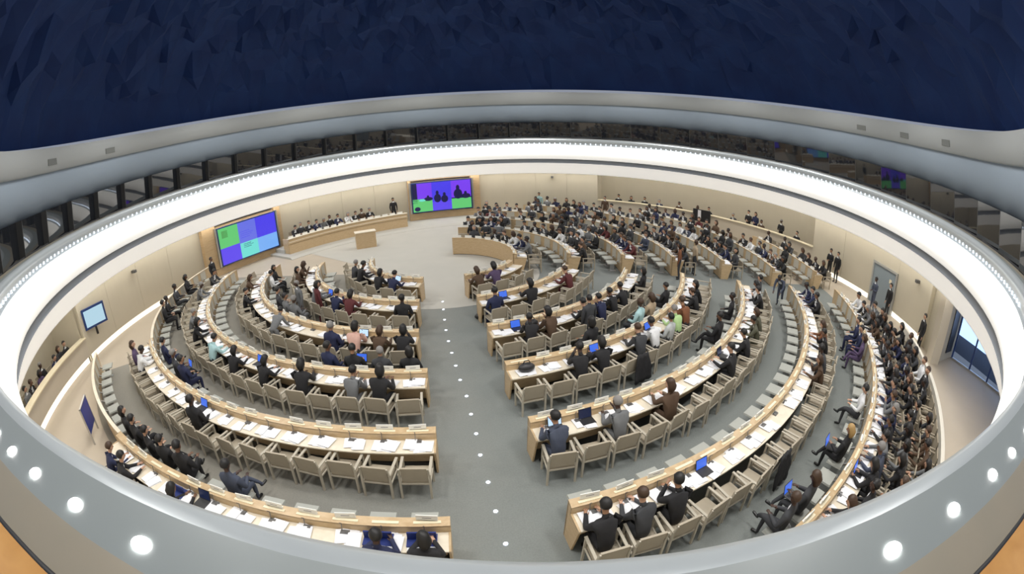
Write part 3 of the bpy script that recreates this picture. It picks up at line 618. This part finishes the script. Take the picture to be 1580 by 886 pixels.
# laptops, bags and folders
def laptop(x,y,z,rz,scr,label,body=None):
    body=body or DARK
    t=empty('laptop',(x,y,z),rz,label=label,cat='laptop',group='laptops in use')
    obj('base',MB().box(-.17,.17,-.12,.12,0,.018).build('base',body or DARK),t)
    M=Matrix.Translation((0,.12,.015))@Matrix.Rotation(R(-18),4,'X')
    obj('lid',MB().box(-.17,.17,0,.01,0,.24,M).build('lid',body or DARK),t)
    obj('screen',MB().box(-.155,.155,-.003,0,.015,.225,M).build('screen',scr),t)
LBL=emat('lap_blue',(.05,.16,.8),1.0); LWH=emat('lap_white',(.55,.75,1),1.1); LDK=emat('lap_dark',(.02,.04,.15),.3); NAVY=mat('folder_navy',(.015,.03,.16),.4)
for x,y,z,a,lab in LAPS: laptop(x,y,z,R(a),LBL,lab)
for x,y,k,lab in ITEMS:
    a=math.degrees(math.atan2(x-CX,-(y-CY)))
    if k in 'bwd': laptop(x,y,.775,R(a),{'b':LBL,'w':LWH,'d':LDK}[k],lab)
    elif k=='n':
        o=empty('navy_folder',(x,y,.772),R(a),label=lab,cat='folder'); obj('cover',MB().box(-.26,.26,-.15,.15,.0,.03).box(-.25,.25,.02,.05,.03,.20).build('cover',NAVY),o); obj('sheet',MB().box(-.2,.16,-.26,-.1,.0,.012).build('sheet',PAPER),o)
    elif k=='g':
        o=empty('bag',(x,y,0 if lab.startswith('dark bag on the floor') else .77),R(a),label=lab,cat='bag'); obj('body',MB().ell((0,0,.12),(.24,.14,.13),12,8).build('body',DARK,True),o); obj('handle',MB().bar((-.1,0,.24),(-.06,0,.32),.02).bar((-.06,0,.32),(.06,0,.32),.02).bar((.06,0,.32),(.1,0,.24),.02).build('handle',DARK),o)

# ------------------------------------------------------------------ people
def cm(n,c,r=.8): return mat('cloth_'+n,c,r,noise=tuple(x*1.35+.004 for x in c),nscale=14)
CL={'black':(.010,.010,.012),'charcoal':(.035,.037,.042),'navy':(.012,.017,.055),'grey':(.13,.135,.14),'slate':(.045,.055,.085),'brown':(.07,.04,.022),'maroon':(.085,.016,.018),'white':(.62,.63,.64),
 'lightblue':(.33,.50,.52),'lightgrey':(.40,.42,.42),'green':(.36,.52,.24),'purple':(.07,.045,.10),'pink':(.55,.34,.28),'tan':(.36,.28,.19),'rust':(.16,.06,.025),'olive':(.07,.07,.045)}
CLOTH={k:cm(k,v) for k,v in CL.items()}
HAIRC={'black':mat('hair_black',(.008,.007,.007),.5),'brown':mat('hair_brown',(.05,.025,.012),.5),'grey':mat('hair_grey',(.22,.21,.20),.6),'blond':mat('hair_blond',(.38,.24,.09),.5)}
SKIN=[mat('skin_'+n,c,.5) for n,c in (('light',(.52,.31,.21)),('medium',(.36,.20,.12)),('brown',(.17,.085,.05)),('dark',(.06,.03,.02)))]
SHOE=mat('shoe_black',(.008,.008,.008),.3); EYE=mat('eye_dark',(.01,.01,.01),.3); LIP=mat('lip',(.25,.08,.07),.5); SHIRT=CLOTH['white']
def person_mesh(J, E, tags, head, fwd):
    """J: name -> (x,y,z,rx,ry); E: edges; tags: edge -> clothing zone. One continuous skinned body"""
    names=list(J); me=bpy.data.meshes.new('body'); me.from_pydata([J[n][:3] for n in names],[(names.index(a),names.index(b)) for a,b,_ in E],[])
    o=bpy.data.objects.new('tmp',me); C.objects.link(o)
    o.modifiers.new('s','SKIN'); sub=o.modifiers.new('u','SUBSURF'); sub.levels=1; sub.render_levels=1
    sv=me.skin_vertices[0].data
    for i,n in enumerate(names): sv[i].radius=J[n][3:5]; sv[i].use_root=(n=='pelvis')
    o.modifiers[0].use_smooth_shade=True
    dg=bpy.context.evaluated_depsgraph_get(); out=bpy.data.meshes.new_from_object(o.evaluated_get(dg)); bpy.data.objects.remove(o)
    for m in (CLOTH['black'],CLOTH['black'],SKIN[0],SHOE,SHIRT,EYE,LIP): out.materials.append(m)
    seg=[(Vector(J[a][:3]),Vector(J[b][:3]),t,max(J[a][3],J[b][3])) for a,b,t in E]
    idx={'j':0,'p':1,'k':2,'s':3}
    ch=Vector(J['chest'][:3])
    nb=Vector(J['neck'][:3])
    for f in out.polygons:
        c=f.center; best=None
        for a,b,t,rr in seg:
            d=b-a; u=max(0,min(1,(c-a).dot(d)/d.length_squared)); dist=(c-a-d*u).length-rr*.6
            if best is None or dist<best[0]: best=(dist,t)
        f.material_index=idx[best[1]]
        if best[1]=='j' and f.normal.dot(fwd)>.45 and abs(c.x-nb.x)<.06 and c.z>nb.z-.22 and c.z<nb.z+.05 : f.material_index=4
    out.polygons.foreach_set('use_smooth',[True]*len(out.polygons))
    # eyes and mouth set into the face
    bm=bmesh.new(); bm.from_mesh(out)
    hM=head
    def blob(c,r,mi):
        g=bmesh.ops.create_icosphere(bm,subdivisions=1,radius=1,matrix=hM@Matrix.Translation(c)@Matrix.Diagonal((*r,1)))
        for v in g['verts']:
            for f in v.link_faces: f.material_index=mi
    for s in (-1,1): blob((s*.032,.088,.012),(.012,.008,.007),5)
    blob((0,.092,-.052),(.022,.008,.006),6)
    bm.to_mesh(out); bm.free()
    return out
def hair_mesh(long, head):
    b=MB(); nu,nv=14,10
    for j in range(nv+1):
        t=math.pi*j/nv
        for i in range(nu):
            p=2*math.pi*i/nu; x=.094*math.sin(t)*math.cos(p); y=.112*math.sin(t)*math.sin(p); z=.112*math.cos(t)
            back=y<.03
            if not back and z<.045: z=.045; y=min(y,.088); x*=.97
            if back and z<(-.30 if long else -.055): z=-.055
            if long and z<0 and y<.03: z=z*1.9; x*=1.22; y=y*1.15-.015
            elif z<-.055: z=-.055-(0.02 if back else 0)
            b.V.append((x,y-.008,z+.022))
    b.F=[(j*nu+i,j*nu+(i+1)%nu,(j+1)*nu+(i+1)%nu,(j+1)*nu+i) for j in range(nv) for i in range(nu)]
    b.V=[tuple(head@Vector(v)) for v in b.V]
    return b.build('hair',HAIRC['black'],True)
def skeleton(pose):
    J={};E=[]
    def v(n,x,y,z,rx,ry=None): J[n]=(x,y,z,rx,ry or rx)
    def e(a,b,t): E.append((a,b,t))
    sit=pose['sit']; ph=.53 if sit else .95
    lean=pose.get('lean',.1); bend=pose.get('bend',0)
    def tor(h,side=0,f=0):   # point up the spine
        return (side, f+lean*h+bend*h*h, ph+h*math.sqrt(max(.2,1-(lean+bend*h)**2)))
    v('pelvis',0,-.02,ph,.17,.13); p=tor(.2); v('waist',*p,.16,.125); p=tor(.42); v('chest',*p,.185,.13); p=tor(.53); v('neckbase',*p,.085,.075); p=tor(.62); v('neck',*p,.052)
    e('pelvis','waist','j'); e('waist','chest','j'); e('chest','neckbase','j'); e('neckbase','neck','k')
    n=Vector(J['neck'][:3]); ht=pose.get('headtilt',.0); yaw=pose.get('yaw',0)
    head=Matrix.Translation(n+Vector((0,.03+.05*lean+.05*bend,.135)))@Matrix.Rotation(yaw,4,'Z')@Matrix.Rotation(-ht,4,'X')@Matrix.Scale(1.1,4)
    def hp(x,y,z): return tuple(head@Vector((x,y,z)))
    v('jaw',*hp(0,.015,-.06),.07,.075); v('skull',*hp(0,-.0,.02),.088,.104); v('crown',*hp(0,-.01,.08),.068,.082)
    e('neck','jaw','k'); e('jaw','skull','k'); e('skull','crown','k')
    v('nose',*hp(0,.118,-.015),.012); e('skull','nose','k')
    for s,sn in ((1,'r'),(-1,'l')):
        v('ear'+sn,*hp(s*.09,-.005,-.005),.014,.022); e('skull','ear'+sn,'k')
    for s,sn in ((1,'r'),(-1,'l')):
        A=pose['arm_'+sn]; sh=tor(.46,s*.205)
        v('sh'+sn,*sh,.085,.078); e('chest','sh'+sn,'j')
        el=(sh[0]+s*A[0][0],sh[1]+A[0][1],sh[2]+A[0][2]); wr=(el[0]+s*A[1][0],el[1]+A[1][1],el[2]+A[1][2])
        v('el'+sn,*el,.062); v('wr'+sn,*wr,.038); e('sh'+sn,'el'+sn,'j'); e('el'+sn,'wr'+sn,'j')
        d=(Vector(wr)-Vector(el)).normalized(); pa=Vector(wr)+d*.075; v('pa'+sn,*pa,.034,.017); e('wr'+sn,'pa'+sn,'k')
        up=Vector((0,0,1)); sd=d.cross(up); sd=sd.normalized() if sd.length>.1 else Vector((1,0,0)); dn=sd.cross(d).normalized()*-1
        if dn.z>0: dn=-dn
        for k,(o,l) in enumerate(((-.027,.058),(-.009,.068),(.009,.064),(.027,.048))):
            q1=pa+d*.045+sd*o*1.15; q2=q1+d*l*.8+Vector((0,0,-.018)); v('f%d%s'%(k,sn),*q1,.0095); v('g%d%s'%(k,sn),*q2,.0075); e('pa'+sn,'f%d%s'%(k,sn),'k'); e('f%d%s'%(k,sn),'g%d%s'%(k,sn),'k')
        t=Vector(wr)+d*.03-sd*s*.045; v('th'+sn,*t,.011); v('ti'+sn,*(t+d*.04-sd*s*.012),.0085); e('wr'+sn,'th'+sn,'k'); e('th'+sn,'ti'+sn,'k')
        L=pose['leg_'+sn]; v('hi'+sn,s*.095,-.0,ph-.02,.10,.10); e('pelvis','hi'+sn,'p')
        v('kn'+sn,*L[0],.066); v('an'+sn,*L[1],.042); e('hi'+sn,'kn'+sn,'p'); e('kn'+sn,'an'+sn,'p')
        fx=Vector(L[2]); v('he'+sn,L[1][0],L[1][1]-.02,max(.035,L[1][2]-.06),.04); v('to'+sn,*fx,.038,.03); e('an'+sn,'he'+sn,'s'); e('he'+sn,'to'+sn,'s')
    return J,E,head
SITL={'leg_r':[(.12,.44,.51),(.12,.42,.11),(.13,.58,.04)],'leg_l':[(-.12,.44,.51),(-.13,.38,.11),(-.14,.54,.04)]}
POSES={
 'write': dict(sit=1,lean=.32,bend=.10,headtilt=.35,arm_r=[(.05,.16,-.22),(-.10,.26,.03)],arm_l=[(.06,.17,-.22),(-.12,.25,.03)],**SITL),
 'read': dict(sit=1,lean=.18,bend=.05,headtilt=.2,yaw=.35,arm_r=[(.06,.14,-.23),(-.14,.24,.07)],arm_l=[(.05,.20,-.20),(-.12,.24,.02)],**SITL),
 'listen': dict(sit=1,lean=-.02,bend=0,headtilt=0,yaw=-.3,arm_r=[(.08,.05,-.27),(-.10,.24,-.02)],arm_l=[(.08,.05,-.27),(-.12,.24,-.02)],**SITL),
 'chin': dict(sit=1,lean=.30,bend=.08,headtilt=.15,yaw=.2,arm_r=[(.03,.22,-.20),(-.16,.08,.22)],arm_l=[(.05,.16,-.22),(-.14,.25,.03)],**SITL),
 'crossed': dict(sit=1,lean=-.04,bend=0,headtilt=.25,yaw=.15,arm_r=[(.07,.08,-.26),(-.12,.23,.05)],arm_l=[(.07,.08,-.26),(-.12,.23,.04)],leg_r=[(.04,.44,.60),(-.16,.62,.36),(-.20,.78,.34)],leg_l=[(-.10,.44,.50),(-.08,.46,.11),(-.08,.62,.04)]),
 'stand': dict(sit=0,lean=.02,bend=0,headtilt=0,arm_r=[(.06,.0,-.29),(-.02,.06,-.26)],arm_l=[(.06,.0,-.29),(-.02,.06,-.26)],leg_r=[(.11,.02,.5),(.12,-.01,.09),(.14,.13,.04)],leg_l=[(-.11,.02,.5),(-.12,-.02,.09),(-.14,.12,.04)]),
 'folded': dict(sit=0,lean=.0,bend=0,headtilt=.1,yaw=.3,arm_r=[(.05,.03,-.28),(-.16,.18,-.02)],arm_l=[(.05,.03,-.28),(-.16,.17,.02)],leg_r=[(.10,.02,.5),(.12,.0,.09),(.15,.14,.04)],leg_l=[(-.12,.03,.5),(-.17,-.02,.09),(-.20,.12,.04)]),
 'bend': dict(sit=0,lean=.62,bend=.30,headtilt=.5,arm_r=[(.04,.12,-.26),(-.05,.2,-.16)],arm_l=[(.04,.12,-.26),(-.05,.2,-.16)],leg_r=[(.11,.04,.5),(.11,-.04,.09),(.13,.10,.04)],leg_l=[(-.11,.0,.5),(-.12,-.12,.09),(-.13,.03,.04)]),
}
PB={}
for n,p in POSES.items():
    J,E,head=skeleton(p); PB[n]=(person_mesh(J,E,None,head,Vector((0,1,0))),hair_mesh(0,head),hair_mesh(1,head))
def person(pose,x,y,rz,jacket,hair,fem,label,group=None,skin=None,z=0,scale=1,pants=None):
    body,hs,hl=PB[pose]
    o=obj('person',body,label=label,cat='person',group=group); o.location=(x,y,z); o.rotation_euler=(0,0,rz); o.scale=(scale*rnd.choice((1,1,-1)),scale,scale)
    q=rnd.random(); sk=SKIN[skin if skin is not None else (0 if q<.42 else 1 if q<.66 else 2 if q<.82 else 3)]
    bright=jacket in('white','lightblue','lightgrey','green','pink','tan','rust')
    for i,m in ((0,CLOTH[jacket]),(1,CLOTH[pants or ('charcoal' if bright else jacket)]),(2,sk),(4,CLOTH[jacket] if (bright or fem) else SHIRT)):
        o.material_slots[i].link='OBJECT'; o.material_slots[i].material=m
    h=obj('hair',hl if fem else hs,o); h.material_slots[0].link='OBJECT'; h.material_slots[0].material=HAIRC[hair]
    return o
def skirtless(): pass
CN={'lightblue':'light blue top','lightgrey':'light grey shirt','white':'white shirt','green':'light green top','pink':'pink top','tan':'tan jacket','rust':'rust jacket','purple':'purple top'}
def desc(j,f): return CN.get(j, '%s %s'%(j,'jacket' if f else 'suit'))
# crowd labels keep to place and look
for key,(j,h,f) in occupied.items():
    b,row,k,n=key; r,a=SL[key]
    q=random.Random(n*7+row*31+ord(k)+len(b))
    if k=='F': pose=q.choice(('crossed','listen','crossed')); rad=r+.07
    elif b=='far': pose=q.choice(('write','listen','read','chin')); rad=r-.05
    else: pose=q.choice(('write','write','chin','read','listen')); rad=r-.04
    x,y=P(CX,CY,rad,a)
    if k=='D': lab='person in %s, %s hair, seated %s'%(desc(j,f),h,where(b,row,n).replace(' from the aisle',' from aisle'))
    elif k=='F': lab='person in %s on fixed seat %s from aisle before %s desk, %s'%(desc(j,f),ORD[n-1],ORD[row-1],names[b])
    else: lab='person in %s, %s hair, %s seat of the %s crowd row far right'%(desc(j,f),h,ORD[n-1],'first' if k=='B' else 'last')
    person(pose,x,y,R(a)+q.uniform(-.25,.25),j,h,f,lab,'people seated in the %s'%names[b],z=0,scale=q.uniform(1.02,1.12))
# standing and moving people: x, y, facing, pose, clothes
for x,y,rz,pose,j,h,f,lab in STANDING: person(pose,x,y,R(rz),j,h,f,lab,z=.38 if 'podium desk' in lab else 0,scale=.97)
# podium panel: desk at 17.2..17.95 on the platform
for i in range(11):
    a=-136.2-i*1.75-(.6 if i>6 else 0); x,y=P(WX,WY,18.25,a); j=['black','charcoal','black','navy','grey','black','navy','white','black','brown','black'][i]
    person(['write','listen','read','chin'][i%4],x,y,R(a),j,['black','grey','brown'][i%3],int(i in(4,7)),'person in %s seated %s from the left at the podium desk'%(desc(j,i in(4,7)),ORD[i]),'panel seated at the podium',z=.38)
    o=obj('armchair',SIMPLE,label='cream chair of the panel, %s from the left behind the podium desk'%ORD[i],cat='chair',group='chairs behind the podium'); o.location=(*P(WX,WY,18.28,a),.38); o.rotation_euler=(0,0,R(a))
for i in range(16):
    a=-133.6-i*1.8
    o=obj('nameplate',NAMEP,label='white nameplate on the podium desk, %s from its left end'%ORD[i],cat='nameplate',group='nameplates on the podium desk'); o.location=(*P(WX,WY,17.25,a),1.13); o.rotation_euler=(0,0,R(a))
    o=obj('papers',PAP[i%8],label='white papers on the podium desk, %s from its left end'%ORD[i],cat='papers',group='papers on the podium desk'); o.location=(*P(WX,WY,17.6,a-.4),.912); o.rotation_euler=(0,0,R(a))
# guests behind the parapets
for i,a in enumerate([-81.5,-80.2,-77.5,-75.6,-73.4,-71.3,-69.5,-67.2,-65.0,-62.7,-60.5,-58.3,-56.2]):
    x,y=P(WX,WY,20.1+.25*(i%2),a); j=['black','charcoal','navy','black','purple','black','grey'][i%7]
    person(['listen','read','chin'][i%3],x,y,R(a),j,['black','brown','black','grey'][i%4],int(i%3==1),'person in %s behind the left parapet, %s from its far end'%(desc(j,i%3==1),ORD[i]),'guests behind the left parapet',z=.06)
    o=obj('armchair',SIMPLE,label='cream chair behind the left parapet, %s from its far end'%ORD[i],cat='chair',group='chairs behind the left parapet'); o.location=(*P(WX,WY,20.14+.25*(i%2),a),.06); o.rotation_euler=(0,0,R(a))
for i,a in enumerate([148,145,142,138.5,134,129.5,127,121,117.5,115.8,114.3,109.5,105.5]):
    x,y=P(WX,WY,20.0,a); j=['black','charcoal','black','navy','brown','black'][i%6]; st=i in(8,9,11)
    person('folded' if st else ['listen','read'][i%2],x,y,R(a),j,['black','brown','black','grey'][i%4],int(i%4==1),'person in %s %s behind the right parapet, %s from its far end'%(desc(j,i%4==1),'standing' if st else 'seated',ORD[i]),'guests behind the right parapet',z=.3)
    if not st:
        o=obj('armchair',SIMPLE,label='cream chair behind the right parapet, %s from its far end'%ORD[i],cat='chair',group='chairs behind the right parapet'); o.location=(*P(WX,WY,20.04,a),.3); o.rotation_euler=(0,0,R(a))
# coats draped over chair backs
def coat(x,y,rz,lab):
    V=[];F=[];n=9
    for j in range(8):
        for i in range(n):
            t=i/(n-1)*2-1; z=.95-.115*j; V.append((t*(.24+.02*j),-.36-.03*math.sin(i*2.1+j)-.02*j,z))
    for j in range(7):
        for i in range(n-1): F.append((j*n+i,j*n+i+1,(j+1)*n+i+1,(j+1)*n+i))
    o=obj('coat',mesh('coat',V,F,CLOTH['black'],True),label=lab,cat='coat'); o.location=(x,y,0); o.rotation_euler=(0,0,rz); sm=o.modifiers.new('t','SOLIDIFY'); sm.thickness=.05
for x,y,lab in COATS: coat(x,y,math.atan2(x-CX,-(y-CY)),lab)
